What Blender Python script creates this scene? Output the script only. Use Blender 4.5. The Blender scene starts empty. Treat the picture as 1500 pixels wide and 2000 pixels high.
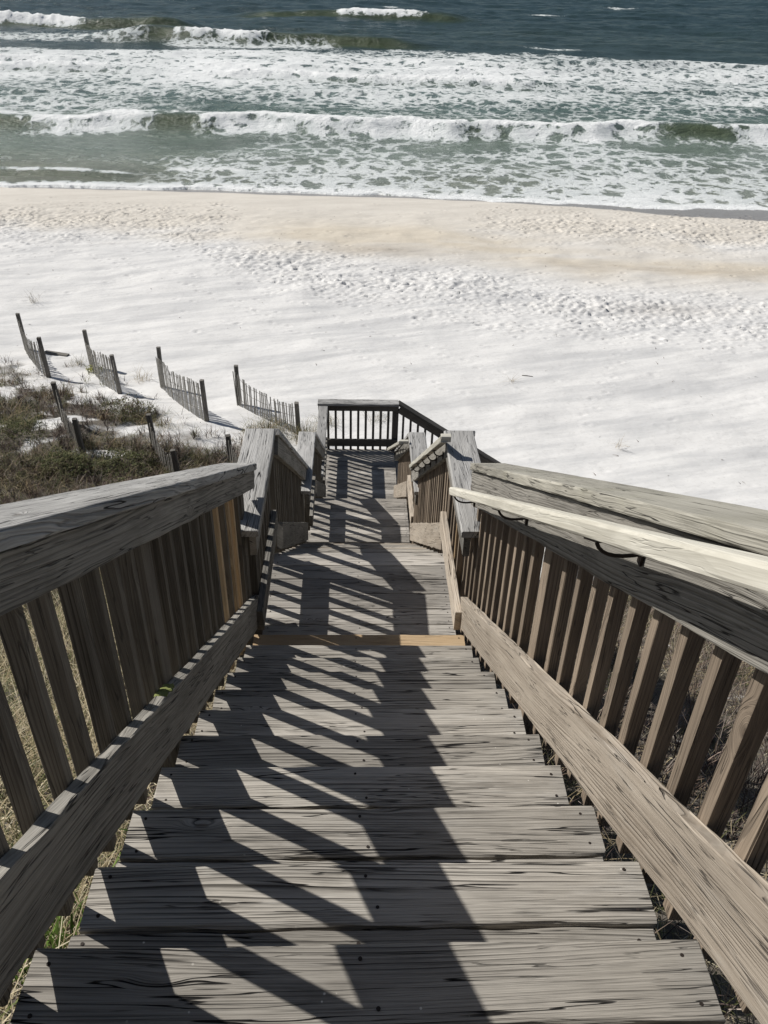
import bpy, bmesh, math, random
import numpy as np
from mathutils import Vector, Matrix
rnd = random.Random(7)
rng = np.random.default_rng(11)
S = bpy.context.scene
COL = S.collection

# ------------------------------------------------------------------ camera
CAM = Vector((-0.0340, -3.4913, 3.2832))
Rv = Vector((0.99933271, -0.02646106, 0.0251784))
Uv = Vector((-0.0055567, 0.57117008, 0.82081293))
Fv = Vector((0.03610073, 0.82040512, -0.5706419))
cd = bpy.data.cameras.new('camera')
cam = bpy.data.objects.new('camera', cd)
COL.objects.link(cam)
cam.matrix_world = Matrix(((Rv.x, Uv.x, -Fv.x, CAM.x), (Rv.y, Uv.y, -Fv.y, CAM.y), (Rv.z, Uv.z, -Fv.z, CAM.z), (0, 0, 0, 1)))
cd.sensor_fit = 'VERTICAL'
cd.sensor_height = 24.0
cd.lens = 24.0 * 1617.8 / 2000.0
cd.clip_start = 0.02
cd.clip_end = 9000
S.camera = cam

# ------------------------------------------------------------------ world, sun, exposure
SUN_EL = math.radians(41.0)
SUN_AZ = math.atan2(-0.893, 0.45)          # clockwise from +Y: the sun stands ahead and to the left
W = bpy.data.worlds.new('World')
S.world = W
W.use_nodes = True
wn = W.node_tree.nodes
wl = W.node_tree.links
sky = wn.new('ShaderNodeTexSky')
sky.sky_type = 'NISHITA'
sky.sun_disc = False
sky.sun_elevation = SUN_EL
sky.sun_rotation = SUN_AZ
sky.air_density = 1.0
sky.dust_density = 1.0
sky.ozone_density = 1.0
wn['Background'].inputs['Strength'].default_value = 0.05
wl.new(sky.outputs[0], wn['Background'].inputs['Color'])
sd = bpy.data.lights.new('sun', 'SUN')
sd.energy = 5.0
sd.angle = math.radians(0.5)
sd.color = (1.0, 0.955, 0.89)
sun = bpy.data.objects.new('sun', sd)
COL.objects.link(sun)
tosun = Vector((math.sin(SUN_AZ) * math.cos(SUN_EL), math.cos(SUN_AZ) * math.cos(SUN_EL), math.sin(SUN_EL)))
sun.rotation_euler = tosun.to_track_quat('Z', 'Y').to_euler()
sun.location = (-20, 10, 30)
S.view_settings.view_transform = 'Standard'
S.view_settings.look = 'None'
S.view_settings.exposure = 0.0
S.view_settings.gamma = 1.0


# ------------------------------------------------------------------ node helper
class NT:
    def __init__(s, name):
        s.m = bpy.data.materials.new(name)
        s.m.use_nodes = True
        s.t = s.m.node_tree
        s.b = s.t.nodes['Principled BSDF']

    def n(s, kind, **kw):
        nd = s.t.nodes.new('ShaderNode' + kind)
        for k, v in kw.items():
            setattr(nd, k, v)
        return nd

    def put(s, sock, v):
        if hasattr(v, 'is_linked') or isinstance(v, bpy.types.NodeSocket):
            s.t.links.new(v, sock)
        else:
            sock.default_value = v

    def math(s, op, a, b=0.0, c=None, clamp=False):
        nd = s.n('Math', operation=op, use_clamp=clamp)
        s.put(nd.inputs[0], a)
        s.put(nd.inputs[1], b)
        if c is not None:
            s.put(nd.inputs[2], c)
        return nd.outputs[0]

    def vm(s, op, a, b=None, sc=None):
        nd = s.n('VectorMath', operation=op)
        s.put(nd.inputs[0], a)
        if b is not None:
            s.put(nd.inputs[1], b)
        if sc is not None:
            s.put(nd.inputs['Scale'], sc)
        return nd.outputs[0]

    def noise(s, vec, scale, detail=2.0, rough=0.5, dist=0.0):
        nd = s.n('TexNoise')
        s.put(nd.inputs['Vector'], vec)
        nd.inputs['Scale'].default_value = scale
        nd.inputs['Detail'].default_value = detail
        nd.inputs['Roughness'].default_value = rough
        nd.inputs['Distortion'].default_value = dist
        return nd.outputs['Fac']

    def noisec(s, vec, scale, detail=2.0):
        nd = s.n('TexNoise')
        s.put(nd.inputs['Vector'], vec)
        nd.inputs['Scale'].default_value = scale
        nd.inputs['Detail'].default_value = detail
        return nd.outputs['Color']

    def smooth(s, v, a, b, lo=0.0, hi=1.0):
        nd = s.n('MapRange', interpolation_type='SMOOTHSTEP', clamp=True)
        s.put(nd.inputs[0], v)
        s.put(nd.inputs[1], a)
        s.put(nd.inputs[2], b)
        nd.inputs[3].default_value = lo
        nd.inputs[4].default_value = hi
        return nd.outputs[0]

    def mix(s, f, a, b, blend='MIX'):
        nd = s.n('Mix', data_type='RGBA', blend_type=blend)
        s.put(nd.inputs[0], f)
        s.put(nd.inputs[6], a if not isinstance(a, tuple) else (a + (1,))[:4])
        s.put(nd.inputs[7], b if not isinstance(b, tuple) else (b + (1,))[:4])
        return nd.outputs[2]

    def ramp(s, f, stops):
        nd = s.n('ValToRGB')
        cr = nd.color_ramp
        while len(cr.elements) < len(stops):
            cr.elements.new(0.5)
        for e, (p, c) in zip(cr.elements, stops):
            e.position = p
            e.color = (c + (1,))[:4]
        s.put(nd.inputs[0], f)
        return nd.outputs[0]

    def bump(s, h, dist, strength=1.0, normal=None):
        nd = s.n('Bump')
        nd.inputs['Strength'].default_value = strength
        nd.inputs['Distance'].default_value = dist
        s.put(nd.inputs['Height'], h)
        if normal is not None:
            s.put(nd.inputs['Normal'], normal)
        return nd.outputs[0]

    def attr(s, name):
        return s.n('Attribute', attribute_name=name).outputs['Fac']

    def set(s, **kw):
        for k, v in kw.items():
            s.put(s.b.inputs[k.replace('_', ' ')], v)


# ------------------------------------------------------------------ wood
def wood(name, dark, light, line=(0.05, 0.045, 0.04), ring=0.010, lines=0.75, crack=0.6, speck=0.0, bumpd=0.0016, green=0.0,
         stain=0.35, silver=0.0, knot=0.040):
    t = NT(name)
    obj = t.n('TexCoord').outputs['Object']
    r1 = t.n('ObjectInfo').outputs['Random']
    off = t.n('CombineXYZ')
    t.put(off.inputs[0], t.math('MULTIPLY', r1, 37.0))
    t.put(off.inputs[1], t.math('MULTIPLY', r1, 7.3))
    t.put(off.inputs[2], t.math('MULTIPLY', r1, 3.1))
    P = t.vm('ADD', obj, off.outputs[0])
    # ring field of a plain-sawn board: long lines that wander, with swirls round the knots
    lowf = t.noise(t.vm('MULTIPLY', P, (0.55, 3.2, 3.2)), 1.0, 1.0)
    mid = t.noise(t.vm('MULTIPLY', P, (1.3, 14.0, 14.0)), 1.0, 3.0)
    kn = t.n('TexVoronoi', feature='SMOOTH_F1')
    t.put(kn.inputs['Vector'], t.vm('MULTIPLY', P, (2.6, 8.5, 4.0)))
    kn.inputs['Scale'].default_value = 1.0
    kn.inputs['Smoothness'].default_value = 0.12
    kd = kn.outputs['Distance']
    sc = t.n('SeparateColor')
    t.put(sc.inputs[0], kn.outputs['Color'])
    ksel = t.smooth(sc.outputs[0], 0.60, 0.70)
    kb = t.math('MULTIPLY', t.smooth(kd, 0.22, 0.02), ksel)
    kcore = t.math('MULTIPLY', t.smooth(kd, 0.045, 0.032), ksel)
    krim = t.math('MULTIPLY', t.math('MULTIPLY', t.smooth(kd, 0.065, 0.045), t.smooth(kd, 0.030, 0.042)), ksel)
    sp = t.n('SeparateXYZ')
    t.put(sp.inputs[0], P)
    R = t.math('ADD', sp.outputs[1], t.math('MULTIPLY', sp.outputs[2], 0.55))
    R = t.math('ADD', R, t.math('MULTIPLY', lowf, 0.12))
    R = t.math('ADD', R, t.math('MULTIPLY', mid, 0.016))
    R = t.math('ADD', R, t.math('MULTIPLY', kb, knot))

    def along(fx, fr, det=2.0, rough=0.5, seed=0.0):
        """noise drawn out along the rings: irregular lines that follow the figure of the wood"""
        cx_ = t.n('CombineXYZ')
        t.put(cx_.inputs[0], t.math('MULTIPLY', sp.outputs[0], fx))
        t.put(cx_.inputs[1], t.math('MULTIPLY', R, fr))
        t.put(cx_.inputs[2], t.math('MULTIPLY_ADD', sp.outputs[2], 3.0, seed))
        return t.noise(cx_.outputs[0], 1.0, det, rough)
    k_ = 0.011 / ring
    l0 = along(0.8, 45.0 * k_, 3.0, 0.6, 12.0)
    lb = along(2.6, 260.0 * k_, 3.0, 0.65, 5.0)
    lc = along(7.0, 600.0, 2.0, 0.6, 9.0)
    # latewood lines: fairly even, narrow, darker to one side, spacing and strength wandering
    lw = along(0.25, 11.0, 1.0, 0.5, 31.0)
    rw = t.math('ADD', R, t.math('MULTIPLY', l0, 0.8 * ring))
    rw = t.math('ADD', rw, t.math('MULTIPLY', lw, 0.085))
    fr = t.math('FRACT', t.math('MULTIPLY', rw, 1.0 / ring))
    late = t.math('MULTIPLY', t.smooth(fr, 0.55, 0.90), t.smooth(fr, 1.0, 0.93))
    sel = t.noise(t.vm('MULTIPLY', P, (0.9, 9.0, 9.0)), 1.0, 3.0, 0.6)
    late = t.math('MULTIPLY', late, t.smooth(sel, 0.38, 0.62, 0.12, 1.0))
    late = t.math('MULTIPLY', late, t.smooth(lb, 0.30, 0.55, 0.45, 1.0))
    bl = t.math('MAXIMUM', late, t.math('MULTIPLY', t.smooth(lb, 0.58, 0.72), 0.45))
    hi = t.math('MULTIPLY', t.math('MULTIPLY', t.smooth(fr, 0.0, 0.10), t.smooth(fr, 0.40, 0.12)), t.smooth(sel, 0.38, 0.62))
    big = t.noise(t.vm('MULTIPLY', P, (1.4, 6.0, 6.0)), 1.0, 4.0, 0.6)
    v = t.math('MULTIPLY_ADD', lc, 0.75, t.math('MULTIPLY_ADD', lb, -0.35, 0.32))
    v = t.math('ADD', v, t.math('MULTIPLY_ADD', big, 0.9, -0.45))
    base = t.mix(t.smooth(v, 0.20, 0.85), dark, light)
    base = t.mix(t.math('MULTIPLY', hi, 0.30), base, tuple(min(1, c_ * 1.22) for c_ in light))
    base = t.mix(t.math('MULTIPLY', bl, lines), base, line)
    if silver:
        s2 = t.noise(t.vm('MULTIPLY', P, (2.3, 16.0, 16.0)), 1.0, 5.0, 0.75)
        base = t.mix(t.math('MULTIPLY', t.math('MULTIPLY', t.smooth(s2, 0.50, 0.78), t.smooth(lb, 0.60, 0.42)), silver), base, (0.56, 0.55, 0.52))
    st = t.noise(t.vm('MULTIPLY', P, (2.6, 5.0, 5.0)), 1.0, 5.0, 0.65)
    base = t.mix(t.math('MULTIPLY', t.smooth(st, 0.54, 0.78), stain), base, (0.070, 0.060, 0.048))
    base = t.mix(t.math('MULTIPLY', krim, 0.6), base, tuple(c_ * .5 for c_ in dark))
    base = t.mix(t.math('MULTIPLY', kcore, 0.55), base, (0.12, 0.085, 0.06))
    # drying checks: thin, dark, splitting along the rings
    cn = along(0.8, 26.0, 3.0, 0.62, 15.0)
    cd_ = t.math('ABSOLUTE', t.math('SUBTRACT', cn, 0.5))
    cm = t.noise(t.vm('MULTIPLY', P, (1.7, 14.0, 14.0)), 1.0, 3.0)
    ck = t.math('MULTIPLY', t.smooth(cd_, 0.011, 0.003), t.smooth(cm, 0.48, 0.57))
    cn2 = along(2.6, 70.0, 2.0, 0.6, 25.0)
    ck2 = t.math('MULTIPLY', t.smooth(t.math('ABSOLUTE', t.math('SUBTRACT', cn2, 0.5)), 0.022, 0.004), t.smooth(cm, 0.46, 0.40))
    ck = t.math('MAXIMUM', ck, t.math('MULTIPLY', ck2, 0.8))
    base = t.mix(t.math('MULTIPLY', ck, crack), base, (0.012, 0.011, 0.011))
    if green:
        gn = t.noise(P, 3.0, 4.0, 0.6)
        base = t.mix(t.math('MULTIPLY', t.smooth(gn, 0.5, 0.7), green), base, (0.17, 0.165, 0.10))
    # object-to-object tone
    tone = t.math('MULTIPLY_ADD', t.math('FRACT', t.math('MULTIPLY', r1, 17.37)), 0.52, 0.74)
    tn = t.n('CombineColor')
    for i in range(3):
        t.put(tn.inputs[i], tone)
    base = t.mix(1.0, base, tn.outputs[0], 'MULTIPLY')
    if speck:
        vn = t.n('TexVoronoi')
        t.put(vn.inputs['Vector'], P)
        vn.inputs['Scale'].default_value = 75.0
        c2 = t.n('SeparateColor')
        t.put(c2.inputs[0], vn.outputs['Color'])
        sm = t.math('MULTIPLY', t.smooth(vn.outputs['Distance'], 0.22, 0.12), t.math('GREATER_THAN', c2.outputs[1], 0.965))
        cl = t.smooth(t.noise(P, 5.0, 3.0), 0.48, 0.62)
        base = t.mix(t.math('MULTIPLY', t.math('MULTIPLY', sm, cl), speck), base, (0.75, 0.72, 0.66))
    t.set(Base_Color=base, Roughness=0.85)
    t.b.inputs['Specular IOR Level'].default_value = 0.25
    h = t.math('MULTIPLY', lc, 0.7)
    h = t.math('SUBTRACT', h, t.math('MULTIPLY', bl, 0.9))
    h = t.math('SUBTRACT', h, t.math('MULTIPLY', ck, 2.4))
    h = t.math('ADD', h, t.math('MULTIPLY', kb, 0.6))
    h = t.math('ADD', h, t.math('MULTIPLY', big, 0.8))
    t.set(Normal=t.bump(h, bumpd, 1.0))
    return t.m


M = {}
M['tread'] = wood('weathered_tread_wood', (0.232, 0.215, 0.190), (0.515, 0.484, 0.432), (0.055, 0.048, 0.040), 0.0100, 0.90, 1.0, 1.0, 0.0026, silver=0.5, stain=0.35, knot=.022)
M['deck'] = wood('weathered_deck_wood', (0.24, 0.223, 0.20), (0.50, 0.472, 0.428), (0.080, 0.070, 0.062), 0.010, 0.65, 0.9, 0.6, 0.002, silver=0.4, stain=0.4)
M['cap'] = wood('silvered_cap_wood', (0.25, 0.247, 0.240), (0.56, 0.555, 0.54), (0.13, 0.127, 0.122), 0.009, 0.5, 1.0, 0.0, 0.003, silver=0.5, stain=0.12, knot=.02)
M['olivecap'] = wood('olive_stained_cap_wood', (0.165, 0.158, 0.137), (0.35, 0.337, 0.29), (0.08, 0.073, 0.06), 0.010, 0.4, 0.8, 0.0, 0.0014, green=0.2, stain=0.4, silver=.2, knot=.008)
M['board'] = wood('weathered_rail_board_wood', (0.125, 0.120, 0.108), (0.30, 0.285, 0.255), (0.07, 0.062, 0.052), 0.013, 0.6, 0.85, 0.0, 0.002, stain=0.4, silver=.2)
M['tan'] = wood('tan_lower_rail_wood', (0.30, 0.255, 0.205), (0.50, 0.442, 0.368), (0.155, 0.12, 0.085), 0.011, 0.7, 0.7, 0.0, 0.0018, stain=0.18, silver=0.3, knot=.05)
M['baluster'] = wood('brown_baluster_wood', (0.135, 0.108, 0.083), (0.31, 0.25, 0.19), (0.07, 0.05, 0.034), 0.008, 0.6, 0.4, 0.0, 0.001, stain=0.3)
M['shadebal'] = wood('shade_darkened_baluster_wood', (0.08, 0.072, 0.060), (0.19, 0.172, 0.145), (0.04, 0.034, 0.027), 0.008, 0.7, 0.4, 0.0, 0.001, stain=0.35)  # baluster wood with the shade of the left side put into its colour
M['newpine'] = wood('new_pine_wood', (0.36, 0.245, 0.135), (0.55, 0.42, 0.27), (0.22, 0.13, 0.065), 0.010, 0.6, 0.2, 0.0, 0.0008, stain=0.08)
M['handrail'] = wood('pale_handrail_wood', (0.36, 0.345, 0.295), (0.53, 0.515, 0.455), (0.25, 0.225, 0.18), 0.020, 0.2, 0.05, 0.0, 0.0003, stain=0.15, knot=.006)
M['seapost'] = wood('backlit_dark_rail_wood', (0.06, 0.056, 0.05), (0.14, 0.130, 0.115), (0.035, 0.03, 0.026), 0.010, 0.5, 0.5, 0.0, 0.001, stain=0.3)  # backlit darkness of the seaward rails put into the colour; underframe shares it
M['picket'] = wood('pale_picket_wood', (0.15, 0.143, 0.13), (0.36, 0.35, 0.32), (0.08, 0.07, 0.06), 0.010, 0.5, 0.3, 0.0, 0.001, stain=0.3)
M['fence'] = wood('grey_fence_wood', (0.09, 0.084, 0.076), (0.235, 0.222, 0.20), (0.05, 0.045, 0.04), 0.010, 0.5, 0.5, 0.0, 0.001, stain=0.3)
t = NT('rusted_nail')
t.set(Base_Color=(0.03, 0.022, 0.018, 1), Roughness=0.7, Metallic=0.4)
M['nail'] = t.m
t = NT('black_iron')
nz = t.noise(t.n('TexCoord').outputs['Object'], 60.0, 3.0)
t.set(Base_Color=t.mix(nz, (0.012, 0.011, 0.011), (0.045, 0.032, 0.026)), Roughness=0.55, Metallic=0.6)
M['iron'] = t.m
t = NT('fence_wire_steel')
t.set(Base_Color=(0.07, 0.06, 0.05, 1), Roughness=0.6, Metallic=0.7)
M['wire'] = t.m
t = NT('moss')
nz = t.noise(t.n('TexCoord').outputs['Object'], 90.0, 4.0)
t.set(Base_Color=t.mix(nz, (0.10, 0.13, 0.03), (0.28, 0.30, 0.11)), Roughness=1.0, Normal=t.bump(nz, 0.004))
M['moss'] = t.m


# ------------------------------------------------------------------ object helpers
def link(name, me, parent=None, mats=None):
    o = bpy.data.objects.new(name, me)
    COL.objects.link(o)
    if parent is not None:
        o.parent = parent
    for m_ in (mats or []):
        me.materials.append(m_)
    return o


def tag(o, label, cat, group=None, kind=None):
    if label:
        o['label'] = label
    if cat:
        o['category'] = cat
    if group:
        o['group'] = group
    if kind:
        o['kind'] = kind
    return o


def thing(name, label, cat, loc, group=None):
    o = bpy.data.objects.new(name, None)
    COL.objects.link(o)
    o.location = loc
    o.empty_display_size = 0.2
    return tag(o, label, cat, group)


def wpos(o):
    p = Vector(o.location)
    q = o.parent
    while q is not None:
        p += Vector(q.location)
        q = q.parent
    return p


SEEDN = [0]


def board_mesh(L, Wd, Th, nails=(), rough=0.0012, step=0.06, ch=0.004, warp=0.0):
    """a sawn board: x along the length, y width, z thickness; eased edges that wander a little"""
    SEEDN[0] += 1
    g = np.random.default_rng(SEEDN[0])
    n = max(2, int(L / step) + 1)
    xs = np.linspace(-L / 2, L / 2, n)
    a, b, c = Wd / 2, Th / 2, min(ch, Wd * .2, Th * .2)
    prof = np.array([(-a + c, -b), (a - c, -b), (a - .3 * c, -b + .3 * c), (a, -b + c), (a, b - c), (a - .3 * c, b - .3 * c), (a - c, b),
                     (-a + c, b), (-a + .3 * c, b - .3 * c), (-a, b - c), (-a, -b + c), (-a + .3 * c, -b + .3 * c)])
    k = len(prof)
    V = np.zeros((n, k, 3))
    V[:, :, 0] = xs[:, None]
    V[:, :, 1:] = prof[None]
    j = g.normal(0, rough, (n, k, 2))
    j = (j + np.roll(j, 1, 0)) / 1.4
    j = (j + np.roll(j, 1, 0) + np.roll(j, 2, 0)) / 1.7
    j[:, :, 1] *= .22
    V[:, :, 1:] += j
    if warp:
        V[:, :, 2] += (warp * np.sin(xs / L * math.pi * 1.3 + g.uniform(0, 6)))[:, None]
    V[0, :, 0] += g.normal(0, rough * 1.5, k)
    V[-1, :, 0] += g.normal(0, rough * 1.5, k)
    verts = [tuple(p) for p in V.reshape(-1, 3)]
    faces = []
    for i in range(n - 1):
        for q in range(k):
            q2 = (q + 1) % k
            faces.append((i * k + q, i * k + q2, (i + 1) * k + q2, (i + 1) * k + q))
    faces.append(tuple(range(k - 1, -1, -1)))
    faces.append(tuple((n - 1) * k + q for q in range(k)))
    nf = len(faces)
    for (nx, ny) in nails:
        nx += g.normal(0, 0.004)
        ny += g.normal(0, 0.004)
        base = len(verts)
        r = 0.0038
        for q in range(8):
            an = q * math.pi / 4
            verts.append((nx + r * math.cos(an), ny + r * math.sin(an), Th / 2 + 0.0016))
        for q in range(8):
            an = q * math.pi / 4
            verts.append((nx + r * 1.05 * math.cos(an), ny + r * 1.05 * math.sin(an), Th / 2 - 0.002))
        faces.append(tuple(base + q for q in range(8)))
        for q in range(8):
            q2 = (q + 1) % 8
            faces.append((base + q, base + 8 + q, base + 8 + q2, base + q2))
    me = bpy.data.meshes.new('board')
    me.from_pydata(verts, [], faces)
    if nails:
        for p in me.polygons[nf:]:
            p.material_index = 1
    me.update()
    return me


def board(name, p0, p1, Wd, Th, mat, parent, up=(0, 0, 1), **kw):
    """board whose centre line runs p0->p1 (world), its thickness pointing along `up`"""
    p0, p1 = Vector(p0), Vector(p1)
    d = p1 - p0
    L = d.length
    nails = kw.get('nails', ())
    me = board_mesh(L, Wd, Th, **kw)
    o = link(name, me, parent, [mat, M['nail']] if nails else [mat])
    x = d.normalized()
    up = Vector(up)
    z = (up - x * up.dot(x)).normalized()
    y = z.cross(x)
    o.rotation_mode = 'QUATERNION'
    o.rotation_quaternion = Matrix(((x.x, y.x, z.x), (x.y, y.y, z.y), (x.z, y.z, z.z))).to_quaternion()
    o.location = (p0 + p1) / 2 - (wpos(parent) if parent is not None else Vector((0, 0, 0)))
    return o


def stick_nails(L, Wd, ends=0.04):
    s = []
    for ex in (-L / 2 + ends, L / 2 - ends):
        for wy in (-Wd * .3, Wd * .3):
            s.append((ex, wy))
    return s


BALM = {}


def baluster(parent, x, y, ztop, zbot, mat=None, name='baluster', size=0.037, tilt=0.0):
    L = round(ztop - zbot, 2)
    key = (L, size, id(mat))
    if key not in BALM:
        BALM[key] = board_mesh(L, size, size, rough=0.0006, step=0.25, ch=0.003)
        BALM[key].materials.append(mat or M['baluster'])
    o = link(name, BALM[key], parent)
    o.rotation_mode = 'QUATERNION'
    q = Vector((tilt, rnd.gauss(0, 0.002), 1)).to_track_quat('X', 'Z')
    o.rotation_quaternion = q @ Matrix.Rotation(rnd.choice((0, 1, 2, 3)) * math.pi / 2 * 0, 4, 'X').to_quaternion()
    o.location = Vector((x, y, (ztop + zbot) / 2)) - wpos(parent)
    return o


def tube(name, pts, r, mat, parent, seg=8, flat=1.0):
    pts = [Vector(p) for p in pts]
    base = wpos(parent) if parent is not None else Vector((0, 0, 0))
    verts, faces = [], []
    n = len(pts)
    prevn = None
    for i, p in enumerate(pts):
        tdir = (pts[min(i + 1, n - 1)] - pts[max(i - 1, 0)]).normalized()
        a = Vector((0, 1, 0)) if abs(tdir.y) < 0.9 else Vector((1, 0, 0))
        u = tdir.cross(a).normalized()
        v = tdir.cross(u).normalized()
        for q in range(seg):
            an = 2 * math.pi * q / seg
            verts.append(tuple(p - base + u * math.cos(an) * r + v * math.sin(an) * r * flat))
    for i in range(n - 1):
        for q in range(seg):
            q2 = (q + 1) % seg
            faces.append((i * seg + q, i * seg + q2, (i + 1) * seg + q2, (i + 1) * seg + q))
    faces.append(tuple(range(seg - 1, -1, -1)))
    faces.append(tuple((n - 1) * seg + q for q in range(seg)))
    me = bpy.data.meshes.new(name)
    me.from_pydata(verts, [], faces)
    me.update()
    return link(name, me, parent, [mat])


# ------------------------------------------------------------------ numpy noise
def vnoise(x, y, seed=0):
    xi = np.floor(x).astype(np.int64)
    yi = np.floor(y).astype(np.int64)
    xf = x - xi
    yf = y - yi
    u = xf * xf * (3 - 2 * xf)
    v = yf * yf * (3 - 2 * yf)

    def h(a, b):
        n = (a * 374761393 + b * 668265263 + seed * 974634777) & 0x7fffffff
        n = ((n ^ (n >> 13)) * 1274126177) & 0x7fffffff
        n = n ^ (n >> 16)
        return (n & 0xffff) / 65535.0
    return (h(xi, yi) * (1 - u) + h(xi + 1, yi) * u) * (1 - v) + (h(xi, yi + 1) * (1 - u) + h(xi + 1, yi + 1) * u) * v


def fbm(x, y, seed=0, oct=4, rough=0.5):
    a, s, tot = 1.0, 0.0, 0.0
    for i in range(oct):
        s = s + a * vnoise(x * 2 ** i + i * 17.3, y * 2 ** i - i * 9.1, seed + i)
        tot += a
        a *= rough
    return s / tot


def sstep(v, a, b):
    t_ = np.clip((v - a) / (b - a), 0, 1)
    return t_ * t_ * (3 - 2 * t_)


# ------------------------------------------------------------------ ground
TY = [-60, -12, -6, -3, 0, 1, 3.8, 5, 7.4, 9, 11, 14, 20, 28, 34, 36.5, 45, 60, 100, 400]
TZ = [9, 5, 2.6, .9, -.95, -1.4, -3.1, -3.6, -4.75, -5.05, -5.3, -5.55, -5.9, -6.15, -6.40, -6.58, -7.4, -8.5, -11, -14]


def ground(x, y):
    return np.interp(y, TY, TZ) + .4 * np.exp(-((x + 6) ** 2 / 18 + (y - 10.5) ** 2 / 10))


def vegmask(x, y):
    """1 where the dune is overgrown, 0 on open beach"""
    yb = np.interp(x, [-40, -20, -9, -6, -4.2, -2.7, -1.6, -0.9, 0.9, 1.5, 4, 20], [27, 22, 15.9, 14.3, 12.3, 11.3, 10.6, 9.3, 7.0, 6.2, 6.0, 6.0])
    e = (yb - y) + (fbm(x * 1.1, y * 1.5, 5, 4, .6) - .5) * 4.6
    return sstep(e, -0.3, 2.0)


def vegbare(x, y):
    """white patches inside the growth, most of them near its seaward edge"""
    n = fbm(x * 1.0 + 3, y * 1.7, 21, 4, .6)
    lim = np.interp(y, [-10, 7.5, 9.5, 12.5, 16], [0.95, 0.86, 0.64, 0.56, 0.52])
    return sstep(n, lim, lim + 0.07)


def grid_mesh(name, xs, ys, Z, attrs=None):
    nx, ny = len(xs), len(ys)
    X, Y = np.meshgrid(xs, ys)
    co = np.stack([X, Y, Z], -1).reshape(-1, 3).astype(np.float32)
    return grid_mesh_co(name, co, nx, ny, attrs)


def grid_mesh_co(name, co, nx, ny, attrs=None):
    i = np.arange(nx - 1)[None] + np.arange(ny - 1)[:, None] * nx
    F = np.stack([i, i + 1, i + 1 + nx, i + nx], -1).reshape(-1, 4)
    me = quads(name, co, F)
    for k, v in (attrs or {}).items():
        a = me.attributes.new(k, 'FLOAT', 'POINT')
        a.data.foreach_set('value', np.ascontiguousarray(v.reshape(-1), dtype=np.float32))
    me.polygons.foreach_set('use_smooth', np.ones(len(F), dtype=bool))
    return me


def quads(name, co, F):
    me = bpy.data.meshes.new(name)
    me.vertices.add(len(co))
    me.vertices.foreach_set('co', np.ascontiguousarray(co, dtype=np.float32).reshape(-1))
    me.loops.add(len(F) * 4)
    me.loops.foreach_set('vertex_index', np.ascontiguousarray(F, dtype=np.int32).reshape(-1))
    me.polygons.add(len(F))
    me.polygons.foreach_set('loop_start', np.arange(len(F), dtype=np.int32) * 4)
    me.polygons.foreach_set('loop_total', np.full(len(F), 4, dtype=np.int32))
    me.update(calc_edges=True)
    return me


def cat(*a):
    return np.concatenate(a)


xs = cat(-np.geomspace(600, 19, 34), np.arange(-18, 20, 0.065), np.geomspace(20.2, 600, 34))
ys = cat(-np.geomspace(300, 12.5, 14), np.arange(-12, 9, 0.2), np.arange(9, 37.2, 0.052), np.geomspace(37.5, 400, 30))
GX, GY = np.meshgrid(xs, ys)
GZ = ground(GX, GY)
VM = vegmask(GX, GY)
GZ = GZ + ((fbm(GX * .35, GY * .35, 2, 3) - .5) * .22 * sstep(GY, -6, 8) + (fbm(GX * 1.1, GY * 1.5, 3, 3) - .5) * .05) * (1 - sstep(GY, 31, 34))
GZ = GZ + VM * (fbm(GX * 1.6, GY * 1.6, 9, 3) - .5) * .25
# wind-laid streaks low on the slope of the beach
q1 = (GX * .93 + GY * .36)
q2 = (GY * .93 - GX * .36)
smoothz = sstep(GY, 8, 11) * (1 - sstep(GY, 19, 22))
GZ = GZ + (fbm(q1 * .5, q2 * 3.2, 31, 3) - .5) * .030 * smoothz
GZ = GZ + (fbm(GX * 4.0, GY * 6, 33, 4, .7) - .5) * .016 * sstep(GY, 8, 11) * (1 - sstep(GY, 31, 34)) * (.4 + sstep(fbm(GX * .3, GY * .3, 35, 3), .4, .65))
# trampled bands
cz2 = np.interp(GX, [-6, -4, 1, 6.5, 12.5, 20], [27.5, 25.5, 22.9, 21.0, 20.0, 19.0])
hw2 = np.interp(GX, [-9, -5, 0, 12], [0.6, 1.6, 2.6, 2.4])
z2m = np.exp(-((GY - cz2) / hw2) ** 2 * 1.2) * sstep(GX, -9, -4)
z1m = np.exp(-((GY - np.interp(GX, [-16, -4], [29.4, 30.6])) / 2.6) ** 2) * (1 - sstep(GX, -6.5, -4.0))
z3m = np.exp(-((GY - np.interp(GX, [5, 18], [31.0, 30.0])) / 2.3) ** 2) * sstep(GX, 3.5, 8)
pz = np.clip(z1m + z2m + z3m, 0, 1)
rough_n = fbm(GX * 4.5, GY * 4.5, 41, 3, .7) - .5
pz = pz * (.75 + .8 * sstep(fbm(GX * .45, GY * .8, 46, 3), .35, .6))
GZ = GZ + rough_n * .11 * pz + (fbm(GX * 1.8, GY * 1.8, 44, 2) - .5) * .03 * sstep(GY, 20, 24) * (1 - sstep(GY, 32, 34))


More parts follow.
